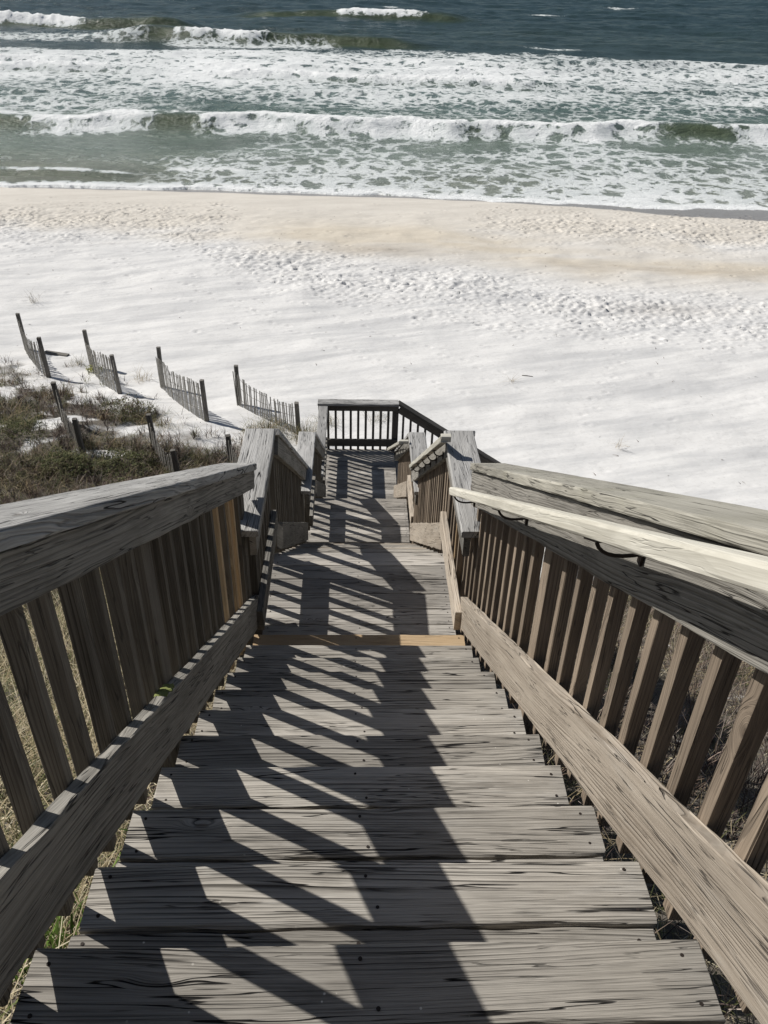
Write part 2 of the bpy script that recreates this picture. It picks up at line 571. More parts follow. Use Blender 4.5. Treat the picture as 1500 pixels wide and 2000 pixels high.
def stamp(cx, cy, r, ar, ang, dep):
    i0, i1 = np.searchsorted(xs, cx - r * 2.6), np.searchsorted(xs, cx + r * 2.6)
    j0, j1 = np.searchsorted(ys, cy - r * 2.6), np.searchsorted(ys, cy + r * 2.6)
    if i1 <= i0 or j1 <= j0:
        return
    dx = GX[j0:j1, i0:i1] - cx
    dy = GY[j0:j1, i0:i1] - cy
    a = dx * math.cos(ang) + dy * math.sin(ang)
    b = (-dx * math.sin(ang) + dy * math.cos(ang)) * ar
    d2 = (a * a + b * b) / (r * r)
    GZ[j0:j1, i0:i1] += dep * (-np.exp(-d2 * 1.8) + .45 * np.exp(-(np.sqrt(d2) - 1.25) ** 2 * 6))


def inzone(x, y):
    j = min(max(np.searchsorted(ys, y), 0), len(ys) - 1)
    i = min(max(np.searchsorted(xs, x), 0), len(xs) - 1)
    return pz[j, i]


cnt = 0
while cnt < 10500:
    x, y = rng.uniform(-17.5, 19), rng.uniform(17, 34.5)
    if rng.uniform() < inzone(x, y) ** 1.3:
        stamp(x, y, min(.16, .062 + rng.exponential(.026)), rng.uniform(1.0, 2.0), rng.uniform(0, 3.14), .012 + min(.05, rng.exponential(.016)))
        cnt += 1
for _ in range(420):
    stamp(rng.uniform(-17, 18), rng.uniform(18, 34.5), rng.uniform(.08, .15), 1.7, rng.uniform(0, 3.14), rng.uniform(.015, .035))
for (ax, ay, bx, by, n_) in ((-5.5, 22.5, 2.8, 13.6, 26), (-4.5, 23.5, 4.0, 15.0, 20), (5, 12.5, 9, 21, 18), (-12, 27, -5, 23, 18)):
    for i in range(n_):
        f = i / n_
        dx, dy = bx - ax, by - ay
        l = math.hypot(dx, dy)
        s_ = .11 * (1 if i % 2 else -1)
        stamp(ax + dx * f - dy / l * s_, ay + dy * f + dx / l * s_, .12, 1.9, math.atan2(dy, dx), .028)
for _ in range(70):
    stamp(rng.uniform(2, 12), rng.uniform(9.5, 19), rng.uniform(.07, .13), 1.6, rng.uniform(0, 3.14), rng.uniform(.008, .02))

tanv = sstep(GY + (fbm(GX * .35, GY * .5, 51, 3) - .5) * 4, 26.0, 30.5)
band = np.exp(-((GY - np.interp(GX, [-2, 3, 8, 14, 20], [28.2, 27.6, 25.6, 25.0, 24.4])) / 2.0) ** 2) * sstep(GX, -6, 0)
tanv = np.clip(tanv * .62 + band * (.35 + .9 * fbm(GX * .4, GY * 1.4, 53, 3)), 0, 1)
darkb = np.exp(-((GY - np.interp(GX, [6, 14], [25.6, 24.6])) / .55) ** 2) * sstep(GX, 5.0, 8.5) * fbm(GX * 1.1, GY * 4, 57, 3) + \
    .8 * np.exp(-((GY - 26.6) / .7) ** 2) * np.exp(-((GX - 0.9) / 2.1) ** 2) + \
    .35 * np.exp(-((GY - 20.8) / .6) ** 2) * np.exp(-((GX - 9.5) / 2.2) ** 2)
wetline = np.interp(GX, [-20, -8, 2, 8, 10, 13, 17.5, 40], [36.6, 36.3, 35.7, 34.8, 34.3, 33.2, 32.3, 31])
wet = sstep(GY + (fbm(GX * .5, GY * .5, 59, 3) - .5) * .5, wetline - .12, wetline + .12)
me = grid_mesh('sand_beach', xs, ys, GZ, {'tan': tanv, 'dark': darkb, 'wet': wet, 'veg': VM * (1 - vegbare(GX, GY))})
t = NT('quartz_sand')
P = t.n('TexCoord').outputs['Object']
n1 = t.noise(t.vm('MULTIPLY', P, (1.0, 2.2, 1.0)), 0.8, 5.0, 0.6)
n2 = t.noise(P, 35.0, 4.0, 0.7)
col = t.mix(n1, (0.62, 0.618, 0.61), (0.785, 0.78, 0.765))
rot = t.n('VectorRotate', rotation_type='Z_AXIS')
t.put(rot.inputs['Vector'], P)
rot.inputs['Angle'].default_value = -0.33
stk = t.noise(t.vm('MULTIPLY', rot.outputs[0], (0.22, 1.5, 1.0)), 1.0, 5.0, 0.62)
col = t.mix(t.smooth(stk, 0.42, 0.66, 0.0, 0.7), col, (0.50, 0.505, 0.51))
gr = t.noise(P, 11.0, 5.0, 0.75)
col = t.mix(t.smooth(gr, 0.50, 0.72, 0.0, 0.40), col, (0.43, 0.42, 0.40))
col = t.mix(t.attr('tan'), col, t.mix(n1, (0.50, 0.445, 0.36), (0.68, 0.63, 0.54)))
col = t.mix(t.math('MULTIPLY', t.attr('dark'), 0.55, clamp=True), col, (0.30, 0.25, 0.19))
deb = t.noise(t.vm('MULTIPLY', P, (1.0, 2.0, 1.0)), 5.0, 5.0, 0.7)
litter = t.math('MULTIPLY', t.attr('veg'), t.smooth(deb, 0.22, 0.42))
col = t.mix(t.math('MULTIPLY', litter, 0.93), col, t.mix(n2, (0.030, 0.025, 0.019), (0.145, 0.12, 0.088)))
col = t.mix(t.attr('wet'), col, (0.27, 0.265, 0.26))
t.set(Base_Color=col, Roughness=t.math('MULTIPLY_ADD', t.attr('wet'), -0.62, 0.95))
t.b.inputs['Specular IOR Level'].default_value = 0.3
bn = t.noise(t.vm('MULTIPLY', P, (0.8, 1.4, 1.0)), 9.0, 5.0, 0.62)
t.set(Normal=t.bump(bn, 0.022, 0.5))
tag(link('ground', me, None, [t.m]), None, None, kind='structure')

# ------------------------------------------------------------------ sea
SEA = -6.5
ry = [33.0]
while ry[-1] < 430:
    ry.append(ry[-1] + 0.075 * ((ry[-1] + 12) / 48) ** 1.75)
ry = np.array(ry)
cx = np.linspace(-.62, .62, 620)
SX = cx[None, :] * (ry[:, None] + 12)
SY = np.repeat(ry[:, None], len(cx), 1)


def bump1(v, c, w1, w2):
    d = v - c
    return np.exp(-np.where(d < 0, (d / w1) ** 2, (d / w2) ** 2))


def gate(x, *segs):
    g_ = np.zeros_like(x)
    for a, b, s_ in segs:
        g_ = np.maximum(g_, sstep(x, a - s_, a + s_) * (1 - sstep(x, b - s_, b + s_)))
    return g_


h = np.zeros_like(SX)
D = np.zeros_like(SX)      # how much foam lies on the water
G = np.zeros_like(SX)      # stood-up, thin swell faces; light passing through them is painted green
wob = (fbm(SX * .10, SX * 0 + 3.3, 61, 3) - .5)
fine = fbm(SX * 1.1, SY * 1.1, 63, 4, .6)
# choppy open water
deep = sstep(SY, 85, 110)
for sd_, (wx, wy, am) in enumerate(((.05, .15, .9), (.16, .42, .50), (.5, 1.2, .20), (1.1, 2.6, .07))):
    h += (fbm(SX * wx + SY * wx * .25, SY * wy, 70 + sd_, 2) - .5) * am * (0.35 + .9 * deep)
# first line of surf
yc1 = 51.2 + wob * 3.6 + (fbm(SX * .35, SX * 0, 65, 2) - .5) * 1.5
g1 = .6 + .4 * gate(SX, (-15, 40, 3))
h += .72 * g1 * bump1(SY, yc1, 1.05, 3.2)
brk = fbm(SX * .9, SY * .5, 160, 5, .68) - .5        # ragged ends and tongues of the broken crest
XR = SX + brk * 5.0
roll1 = gate(XR, (-19.0, -12.6, 1.8), (-9.2, 7.1, 1.6), (7.9, 18.6, 1.9), (23.0, 60, 2.0))
tall = .15 + 1.5 * fbm(SX * .30, SX * 0 + 5, 161, 4, .65)
lip = bump1(SY + brk * 1.5, yc1 - .05, .55 * tall, .85 * tall)
D = np.maximum(D, roll1 * (lip * 1.30 + .7 * brk) * sstep(lip, .05, .4))
D = np.maximum(D, .66 * bump1(SY, yc1 + .6, .5, 2.0) * (1 - .3 * roll1))
D = np.maximum(D, (.66 + .9 * brk) * bump1(SY, yc1 - 1.0, 1.7, 1.2) * roll1)
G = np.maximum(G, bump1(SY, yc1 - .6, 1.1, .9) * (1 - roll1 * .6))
h += roll1 * lip * ((fbm(SX * 3.4, SY * 3.4, 66, 4, .7) - .45) * .20 + .06 * tall)
# foam sheet behind it
far_edge = np.interp(SX, [-40, -28, -5, 10, 25, 50], [90.5, 90.0, 93.5, 95.5, 95.0, 91]) + (fbm(SX * .16, SX * 0 + 2, 162, 4, .6) - .5) * 6
sheet = sstep(SY, yc1 + .8, yc1 + 2.5) * (1 - sstep(SY + (fbm(SX * .5, SY * .4, 67, 3) - .5) * 3, far_edge - 2.5, far_edge + .8))
sd2 = np.interp(SY, [50, 55, 62, 68, 72, 78, 85, 93], [.34, .36, .38, .46, .60, .66, .62, .55])
sd2 = sd2 + (fbm(SX * .10, SY * .14, 68, 4, .55) - .5) * .75
sd2 = sd2 + .14 * (1 - sstep(SX, -12, 4)) * sstep(SY, 60, 74)
D = np.maximum(D, sheet * np.clip(sd2, .16, 1.05))
yc2 = 71.5 + wob * 5 + np.interp(SX, [-26, 0, 20], [3.5, 0, -1])
r2 = gate(SX + brk * 8, (-34, -20, 3), (-10, 15, 3))
lip2 = bump1(SY + brk * 1.2, yc2, .9 * tall, 1.3 * tall)
h += .5 * bump1(SY, yc2, .9, 2.6) * (.4 + .6 * r2)
D = np.maximum(D, r2 * lip2 * 1.2)
h += r2 * lip2 * (fbm(SX * 2.2, SY * 2.2, 69, 3, .6) - .4) * .35
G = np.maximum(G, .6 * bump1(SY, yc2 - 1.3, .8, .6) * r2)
D = D * (1 - .22 * bump1(SY, yc2 - 1.3, .7, .5) * r2)
for y3, a3, s3_ in ((80, .4, 171), (62.5, .22, 172), (57.5, .16, 173), (86, .3, 174)):
    h += a3 * bump1(SY, y3 + (fbm(SX * .09, SX * 0, s3_, 3) - .5) * 8, .9, 2.4) * (.3 + fbm(SX * .12, SX * 0 + 9, s3_ + 9, 2))
h += (fbm(SX * 1.5, SY * 1.5, 176, 3) - .5) * .16 * sheet
D = D * (1 - .30 * sstep(fbm(SX * .22, SY * .45, 178, 4, .6), .50, .72) * sheet)
# breakers farther out
yA, yB, yC = 111.5 + wob * 5, 98.5 + wob * 5, 134 + wob * 5


def breaker(yc, xa, xb, s, A, wf, wbk, ga, gb, foam=1.25):
    global h, D, G
    gl = gate(SX, (ga, gb, 4.5))
    h = h + A * gl * bump1(SY, yc, wf, wbk)
    gf = gate(SX + brk * 6, (xa, xb, s * 1.6))
    fl_ = .45 + 1.0 * fbm(SX * .3, SX * 0 + yc[0, 0], 163, 3, .6)
    l = bump1(SY + brk * 1.5, yc - .1 * wf, wf * fl_, wf * .7 * fl_) * gf
    h = h + l * (fbm(SX * 2.2, SY * 1.6, 72, 4, .6) - .35) * .45 * A
    D = np.maximum(D, l * foam * sstep(l, .1, .5))
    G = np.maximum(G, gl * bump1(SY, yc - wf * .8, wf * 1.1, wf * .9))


breaker(yA, -60, -31.5, 1.6, 1.35, 1.5, 6, -80, -20)
breaker(yB, -18.5, -9.5, 1.4, 1.15, 1.3, 5, -26, 6, 1.0)
breaker(yC, -2.5, 9.5, 1.6, 1.0, 1.5, 6, -16, 15, 1.05)
# torn foam round the green breaker
tb = gate(SX, (-20, -2, 2)) * bump1(SY, yB - 3.0, 2.6, 2.2)
D = np.maximum(D, tb * .58)
D = np.maximum(D, .50 * gate(SX, (-70, -22, 3)) * bump1(SY, 98.0, 3, 3.5))
D = np.maximum(D, .42 * gate(SX, (-60, -24, 3)) * bump1(SY, 120.0, 3, 3.0))
for (bx_, by_, bw, bl_) in ((12, 116, 3, 1.0), (30, 150, 3, 1.2), (22, 99, 3.5, .9), (-12, 128, 2.5, 1.0), (48, 170, 3, 1.5), (5, 160, 2, 1.3)):
    D = np.maximum(D, .62 * np.exp(-((SX - bx_) / bw) ** 2 - ((SY - by_) / bl_) ** 2))
# slick between the surf line and the beach
inner = (1 - sstep(SY, yc1 - 2.0, yc1 - .6)) * sstep(SY, 30, 37)
idn = np.interp(SX, [-20, -12, -7, -3, 5, 15, 30], [.10, .14, .32, .43, .47, .51, .47])
idn = idn + (fbm(SX * .16, SY * .25, 75, 3) - .5) * .34
idn = idn * np.interp(SY, [36, 38.5, 41, 45, 49.5], [1.35, 1.1, 1.0, .93, .80])
idn = idn - .28 * np.exp(-((SX - 7) / 3.5) ** 2 - ((SY - 47.3) / 1.5) ** 2) - .16 * sstep(fbm(SX * .25, SY * .5, 179, 4, .6), .48, .70) - .35 * np.exp(-((SX - 19) / 3.5) ** 2 - ((SY - 47.6) / 1.3) ** 2)
D = np.maximum(D, inner * idn)
fr = gate(SX, (-9.5, -5.0, .8)) * bump1(SY, 40.4, .8, .9)
D = np.maximum(D, fr * .68)
# small sandy wave at the left of the swash
yw = 38.9 + wob * 1.2
gw = gate(SX, (-30, -11.0, 1.5))
h += .22 * gw * bump1(SY, yw, .45, 1.3)
D = np.maximum(D, gw * .72 * bump1(SY, yw + .35, .28, .28))
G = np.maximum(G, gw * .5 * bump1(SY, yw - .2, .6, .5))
# run-up edge
edge = np.interp(SX, [-20, -12, -7.5, 1.3, 6, 10, 14.5, 15.3, 19, 40], [36.7, 36.6, 36.8, 36.2, 35.3, 34.9, 34.15, 34.5, 34.5, 33.5])
edge = edge + (fbm(SX * .8, SX * 0 + 1.1, 77, 3) - .5) * .7
en = SY - edge
D = np.maximum(D, bump1(en, .25, .9, np.interp(SX, [-18, -8, 0], [.4, .9, 1.5])) * .86)
zz = SEA + h * sstep(SY, 37, 41)
gz = np.interp(SY, TY, TZ)
film = gz + .012 + .035 * sstep(en, 0, .5) * (1 - sstep(SY, 37, 39))
zz = np.where(en < 0, gz - .10, np.where(SY < 40, np.maximum(zz, film), zz))
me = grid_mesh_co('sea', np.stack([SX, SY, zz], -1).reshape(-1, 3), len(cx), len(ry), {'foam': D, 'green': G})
t = NT('sea_water')
P = t.n('TexCoord').outputs['Object']
sx = t.n('SeparateXYZ')
t.put(sx.inputs[0], P)
yy = sx.outputs[1]
wc = t.ramp(t.smooth(yy, 34.0, 140.0), [(0.0, (0.30, 0.275, 0.20)), (0.02, (0.24, 0.245, 0.185)), (0.10, (0.19, 0.235, 0.195)), (0.25, (0.095, 0.150, 0.132)),
                                       (0.50, (0.040, 0.066, 0.068)), (0.75, (0.040, 0.068, 0.068)), (1.0, (0.028, 0.054, 0.058))])
wc.node.color_ramp.interpolation = 'LINEAR'
ln = t.n('MapRange', clamp=True)
t.put(ln.inputs[0], yy)
ln.inputs[1].default_value = 34.0
ln.inputs[2].default_value = 140.0
t.put(wc.node.inputs[0], ln.outputs[0])
wc = t.mix(t.math('MULTIPLY', t.attr('green'), 0.75), wc, (0.085, 0.105, 0.042))  # translucent glow of the wave faces imitated by a green tint
pat = t.noise(t.vm('MULTIPLY', P, (.5, 1.0, 1.0)), 0.35, 3.0)
wc = t.mix(t.smooth(pat, 0.3, 0.75, 0.0, 0.35), wc, (0.03, 0.05, 0.045))
wr = t.vm('SCALE', t.vm('SUBTRACT', t.noisec(P, 0.9, 4.0), (0.5, 0.5, 0.5)), sc=1.15)
Q = t.vm('ADD', t.vm('MULTIPLY', P, (0.85, 0.66, 1.0)), wr)


def lace(scale):
    vo = t.n('TexVoronoi', feature='DISTANCE_TO_EDGE')
    t.put(vo.inputs['Vector'], Q)
    vo.inputs['Scale'].default_value = scale
    return vo.outputs['Distance']


e1, e2 = lace(0.95), lace(2.3)
f1 = t.noise(P, 5.5, 6.0, 0.78, 0.8)
f2 = t.noise(t.vm('MULTIPLY', P, (1.0, 1.2, 1.0)), 1.3, 4.0, 0.65, 1.0)
thr = t.math('ADD', t.math('MULTIPLY', e1, 1.75), t.math('MULTIPLY', e2, 1.0))
thr = t.math('ADD', thr, t.math('MULTIPLY_ADD', f1, 0.36, -0.18))
thr = t.math('ADD', thr, t.math('MULTIPLY_ADD', f2, 1.25, -0.58))
fo = t.math('SUBTRACT', t.attr('foam'), thr)
foam = t.smooth(fo, -0.19, 0.23)
foam = t.math('MULTIPLY', foam, t.smooth(t.attr('foam'), 0.08, 0.40))
milk = t.math('MULTIPLY', t.smooth(t.attr('foam'), 0.10, 0.85), 0.52)
wc = t.mix(milk, wc, (0.34, 0.40, 0.39))
fcol = t.mix(t.noise(P, 3.0, 4.0, 0.7), (0.70, 0.73, 0.735), (0.90, 0.91, 0.91))
fcol = t.mix(t.smooth(t.attr('foam'), 0.95, 0.35, 0.0, 0.75), fcol, (0.50, 0.545, 0.545))
t.set(Base_Color=t.mix(foam, wc, fcol), Roughness=t.math('MULTIPLY_ADD', foam, 0.75, 0.20))
t.b.inputs['IOR'].default_value = 1.33
t.b.inputs['Specular IOR Level'].default_value = 0.42
w1 = t.noise(t.vm('MULTIPLY', P, (0.8, 1.6, 1.0)), 1.2, 6.0, 0.68, 0.3)
nn = t.bump(w1, 0.35, 0.8)
nn = t.bump(t.math('MULTIPLY', foam, t.math('ADD', f1, 0.4)), 0.10, 0.6, nn)
upn = t.n('CombineXYZ')
upn.inputs[2].default_value = 1.0
fn = t.vm('NORMALIZE', t.vm('ADD', t.vm('SCALE', nn, sc=1.0), t.vm('SCALE', upn.outputs[0], sc=t.math('MULTIPLY', foam, 0.6))))
t.set(Normal=fn)
seam = t.m
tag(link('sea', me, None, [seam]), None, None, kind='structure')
# open sea on either side and out to the horizon
vs = [(-6000, 34, -7.2), (-30, 34, -7.2), (-30, 34.2, -7.2), (30, 34, -7.2), (6000, 34, -7.2), (-6000, 428, -6.9), (6000, 428, -6.9), (-6000, 7500, -6.9), (6000, 7500, -6.9)]
me = bpy.data.meshes.new('far')
me.from_pydata([(-6000, 34, -7.1), (6000, 34, -7.1), (6000, 7500, -6.9), (-6000, 7500, -6.9)], [], [(0, 1, 2, 3)])
me.attributes.new('foam', 'FLOAT', 'POINT')
me.attributes.new('green', 'FLOAT', 'POINT')
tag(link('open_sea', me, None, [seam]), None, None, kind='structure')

# ------------------------------------------------------------------ staircase
T1, R1 = 0.2702, 0.1777          # tread run and rise
HW = 0.60


def stringer(parent, x, y0, z0, y1, z1, mat):
    """sloping carriage under the treads"""
    board('stringer', (x, y0, z0), (x, y1, z1), 0.24, 0.038, mat, parent, up=(1, 0, 0))


# upper flight: tread k has its nosing at y=-k*T1, z=k*R1
fl = thing('stair_flight', 'nearest flight of grey plank steps, its bottom step an orange new board', 'stairs', (0, 0, -0.2))
for k in range(0, 16):
    y0, z0 = -k * T1, k * R1
    hw0 = HW + rnd.gauss(0, .003)
    yb = y0
    for half in (0, 1):
        fd = .139 if half == 0 else .136
        jx = rnd.gauss(0, .004)
        hw = hw0 + rnd.gauss(0, .0015)
        dz = 0 if half == 0 else rnd.uniform(-.005, -.001)
        mt = M['newpine'] if (k == 0 and half == 0) else M['tread']
        nl = stick_nails(2 * hw, fd, 0.035) + [(-.02, fd * .3), (.01, -fd * .3)]
        o = board('tread_board', (-hw + jx, yb - fd / 2, z0 - .019 + dz), (hw + jx, yb - fd / 2, z0 - .019 + dz), fd, .038, mt, fl, nails=nl, rough=.0013, step=.03, warp=.0012, ch=.006)
        if k == 0 and half == 0:
            o['label'] = 'orange new pine tread board'
        yb -= fd + rnd.uniform(.006, .010)
for x in (-.5, 0, .5):
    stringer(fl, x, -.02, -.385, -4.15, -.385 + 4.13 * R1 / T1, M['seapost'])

# landings and the lower flights
def deck(name, label, y0, y1, z, hw, xo, parentloc, widths=.14, cat_='landing', step_mat=None):
    th = thing(name, label, cat_, parentloc)
    y = y0
    i = 0
    while y < y1 - .03:
        w = min(widths, y1 - y)
        j = rnd.gauss(0, .004)
        m_ = M['deck']
        board('deck_board', (xo - hw + j, y + w / 2, z - .019), (xo + hw + j, y + w / 2, z - .019), w, .038, m_, th,
              nails=stick_nails(2 * hw, w, .03) + [(0, -w * .3), (0, w * .3)], rough=.0012, step=.05)
        y += w + .005
        i += 1
    for x in (-.48, .48):
        board('joist', (xo + x * hw / .57, y0 + .02, z - .11), (xo + x * hw / .57, y1 - .02, z - .11), .14, .038, M['seapost'], th, up=(1, 0, 0))
    return th


def flight(label, y0, z0, tt, rr, n, hw, xo, name='stair_flight'):
    th = thing(name, label, 'stairs', (xo, y0, z0 - .2))
    for j in range(1, n + 1):
        yn, zn = y0 + j * tt, z0 - j * rr
        jj = rnd.gauss(0, .005)
        board('tread', (xo - hw + jj, yn - .136, zn - .019), (xo + hw + jj, yn - .136, zn - .019), .275, .038,
              M['tread'] if j % 4 else M['tan'], th, rough=.0014, step=.06, nails=stick_nails(2 * hw, .27, .03))
    for x in (-.47, .47):
        stringer(th, xo + x, y0 + .05, z0 - .42, y0 + n * tt + .1, z0 - .42 - (n * tt + .05) * rr / tt, M['seapost'])
    return th


ZL1, YL1 = -0.19, 1.01
ZL2, YL2a, YL2 = -2.14, 3.73, 4.58
T2, R2 = .272, .195
ZP, YPa, YP = -4.02, 7.36, 8.92
T3, R3 = .278, .188
deck('stair_landing', 'upper landing of grey deck boards between the nearest flight and the middle flight', .005, YL1, ZL1, .585, 0, (0, .5, ZL1 - .2))
flight('middle flight of grey steps between the upper and the lower landing', YL1, ZL1, T2, R2, 9, .565, .012)
deck('stair_landing', 'lower landing of grey deck boards, second down from the camera', YL2a, YL2, ZL2, .565, .012, (0, 4.1, ZL2 - .2))
flight('farthest straight flight of grey steps, just above the railed platform', YL2, ZL2, T3, R3, 9, .56, .022)
pl = deck('viewing_platform', 'grey plank platform at the foot of the straight stairs, railed on its sea side', YPa, YP, ZP, .62, .03, (0, 8.1, ZP - 1), cat_='platform')
for (px, py) in ((-.53, 7.5), (.6, 7.5), (-.53, 8.8), (.6, 8.8)):
    board('support_post', (px, py, ZP - .05), (px, py, ZP - 1.5), .12, .12, M['seapost'], pl, up=(1, 0, 0))
# last flight turns right, down to the beach
f4 = thing('stair_flight', 'last short flight turning right from the platform down to the white beach', 'stairs', (1.4, 8.2, -5.2))
for j in range(1, 7):
    xn, zn = .66 + j * .275, ZP - j * .18
    board('tread', (xn - .14, 7.62, zn - .019), (xn - .14, 8.84, zn - .019), .27, .038, M['deck'], f4, nails=stick_nails(1.22, .27, .03))
for y in (7.7, 8.75):
    board('stringer', (.68, y, ZP - .42), (2.25, y, ZP - .42 - 1.57 * .18 / .275), .24, .038, M['seapost'], f4, up=(0, 1, 0))
for (px, py) in ((-.5, .1), (.5, .1), (-.5, .9), (.5, .9), (-.49, 3.85), (.5, 3.85), (-.49, 4.4), (.5, 4.4)):
    pass


# ------------------------------------------------------------------ railings
def bracket(hr, xb, xh, y, zh, slope):
    """black iron bracket: plate on the rail board, arm curling out and up under the handrail"""
    s = 1 if xh < xb else -1
    z0 = zh - .062
    pts = []
    for i in range(9):
        a = i / 8
        pts.append((xb - s * (.004 + (abs(xb - xh) - .004) * math.sin(a * math.pi / 2)), y, z0 + (zh - .022 - z0) * (1 - math.cos(a * math.pi / 2)) - .012 * math.sin(a * math.pi)))
    b = tube('bracket', pts, .0045, M['iron'], hr, 8)
    pm = board('mounting_plate', (xb - s * .004, y, z0 - .026), (xb - s * .004, y, z0 + .026), .020, .006, M['iron'], b, up=(1, 0, 0), rough=0, ch=.001)
    tp = board('saddle', (xh, y - .04, zh - .024 + .04 * slope), (xh, y + .04, zh - .024 - .04 * slope), .03, .006, M['iron'], b, rough=0, ch=.001)
    return b


def rail(label, sx, xi, y0, y1, zc, slope, low, hb, bottom_h, step=.131, phase=0.0, pmat=None, capmat=None, boardmat=None, lowmat=None, new=(),
         posts=(), capy=None, lowy=None, capw=.184, off=0, group=None, post_top=None, lowslope=None, name='stair_railing', bay=None, tiltc=0.0, balend=None):
    """side railing parallel to Y. zc(y)=top of the cap's inner edge; low(y)=lower edge of the bottom board.
    sx is +1 for the right side, xi the inner face of the boards."""
    ym = (y0 + y1) / 2
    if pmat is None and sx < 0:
        pmat = M['shadebal']  # left balusters and posts take the shade-darkened wood
    th = thing(name, label, 'railing', (sx * xi, ym, low(ym) - .1), group)
    c = math.sqrt(1 + slope * slope)
    ca, cb = capy or (y0, y1)
    xo_ = off

    def X(v):
        return xo_ + sx * v
    tc = .038 * c
    # cap
    xm = xi - .014 + capw / 2
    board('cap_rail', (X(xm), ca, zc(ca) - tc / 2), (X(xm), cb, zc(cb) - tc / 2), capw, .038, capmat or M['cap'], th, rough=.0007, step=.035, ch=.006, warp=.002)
    # board under the cap
    ba, bb = ca + .004, cb - .012
    zb = lambda y: zc(y) - tc - .003 - hb * c / 2
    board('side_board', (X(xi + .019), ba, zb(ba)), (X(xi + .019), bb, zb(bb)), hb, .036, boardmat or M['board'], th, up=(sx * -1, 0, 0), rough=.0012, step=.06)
    # lower board
    la, lb = lowy or (y0, y1)
    ls = slope if lowslope is None else lowslope
    cl = math.sqrt(1 + ls * ls)
    lh, gap = bottom_h
    zl = lambda y: low(y) + lh * cl / 2
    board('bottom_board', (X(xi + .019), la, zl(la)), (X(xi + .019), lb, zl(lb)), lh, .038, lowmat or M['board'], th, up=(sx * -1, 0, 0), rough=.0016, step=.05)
    # balusters outside
    y = (bay or (y0, y1))[0] + phase
    i = 0
    while y < (bay or (y0, y1))[1]:
        mt = M['newpine'] if i in new else (pmat or M['baluster'])
        if not any(abs(y - p) < .088 for p in posts):
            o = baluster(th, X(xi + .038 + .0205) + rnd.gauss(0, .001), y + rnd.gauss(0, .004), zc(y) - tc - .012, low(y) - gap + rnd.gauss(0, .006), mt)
            if i in new:
                o['label'] = 'orange new pine baluster'
        y += step
        i += 1
    for p in posts:
        zt = zc(p) - tc - .012
        board('post', (X(xi + .038 + .047), p, zt), (X(xi + .038 + .047), p, float(ground(np.array(X(xi)), np.array(p))) - .3), .089, .089, pmat or M['baluster'], th, up=(1, 0, 0), step=.3)
    return th


n1z = lambda y: -y * R1 / T1                       # nosing line of the near flight
zc1 = lambda y: 1.13 - .57 * y
low1 = lambda y: .042 - .656 * y
thL1 = rail('long left railing of the nearest flight, with orange new balusters near its lower end', -1, .578, -4.9, .36, zc1, .57, low1, .100, (.184, .09),
            step=.131, phase=.02, new=(33, 35, 36), posts=(-1.62, -3.9, .12), capy=(-5.0, .35), lowy=(-4.9, .35), lowslope=.656, bay=(-4.9, .22), lowmat=M['board'])
thR1 = rail('long right railing of the nearest flight, its cap streaked olive', 1, .578, -4.9, .16, lambda y: 1.145 - .57 * y, .57, low1, .176, (.184, .09),
            step=.133, phase=.07, posts=(-1.30, -3.6), capy=(-5.0, .14), lowy=(-4.9, .06), lowslope=.656, capmat=M['olivecap'], lowmat=M['tan'], bay=(-4.9, .36), new=())
zcl1 = lambda y: .745 + 0 * y
lowl1 = lambda y: ZL1 + .205 + 0 * y
rail('short level left railing of the upper landing, its broad silver cap cracked', -1, .542, .0, 1.05, zcl1, 0, lowl1, .12, (.14, .16), step=.128, phase=.35, capy=(-.02, 1.06), lowy=(.02, 1.02), posts=(.98, .235), capw=.186)
rail('short level right railing of the upper landing, with a broad silver cap', 1, .542, .0, 1.05, zcl1, 0, lowl1, .12, (.14, .16), step=.128, phase=.40, capy=(-.02, 1.06), lowy=(.02, 1.02), posts=(.98,), capw=.186, lowmat=M['tan'], new=(1,))
s2 = R2 / T2
zc2 = lambda y: .722 - s2 * (y - 1.10)
low2 = lambda y: ZL1 + .03 - s2 * (y - YL1)
rail('shaded left railing of the middle flight', -1, .530, 1.08, 3.80, zc2, s2, low2, .12, (.184, .12), off=.012, step=.128, phase=.06, posts=(2.4, 3.7), capy=(1.075, 3.82), lowy=(1.05, 3.62))
rail('right railing of the middle flight, carrying the shorter pale handrail on iron brackets', 1, .545, 1.08, 3.80, zc2, s2, low2, .12, (.184, .12), off=.015, step=.128, phase=.04, posts=(2.4, 3.7), capy=(1.075, 3.82), lowy=(1.05, 3.62), lowmat=M['tan'])
zcl2 = lambda y: -1.215 + 0 * y
lowl2 = lambda y: ZL2 + .20 + 0 * y
rail('short level left railing of the lower landing, with a nailed silver-grey cap', -1, .505, 3.35, 4.5, zcl2, 0, lowl2, .12, (.14, .16), off=.03, step=.128, phase=.55, posts=(4.42,), capy=(3.33, 4.52), lowy=(3.74, 4.56), capw=.186)
rail('short level right railing of the lower landing, between the two lower pale handrails', 1, .545, 3.35, 4.5, zcl2, 0, lowl2, .12, (.14, .16), off=.03, step=.128, phase=.50, posts=(4.42,), capy=(3.33, 4.52), lowy=(3.74, 4.56), capw=.186, lowmat=M['tan'])
s3 = R3 / T3
zc3 = lambda y: -1.238 - s3 * (y - 4.55)
low3 = lambda y: ZL2 + .03 - s3 * (y - YL2)
rail('left railing of the farthest straight flight, dark in its own shade', -1, .50, 4.53, 7.0, zc3, s3, low3, .12, (.184, .12), off=.03, step=.128, phase=.05, posts=(5.8, 6.95), capy=(4.53, 7.05), lowy=(4.6, 7.2))
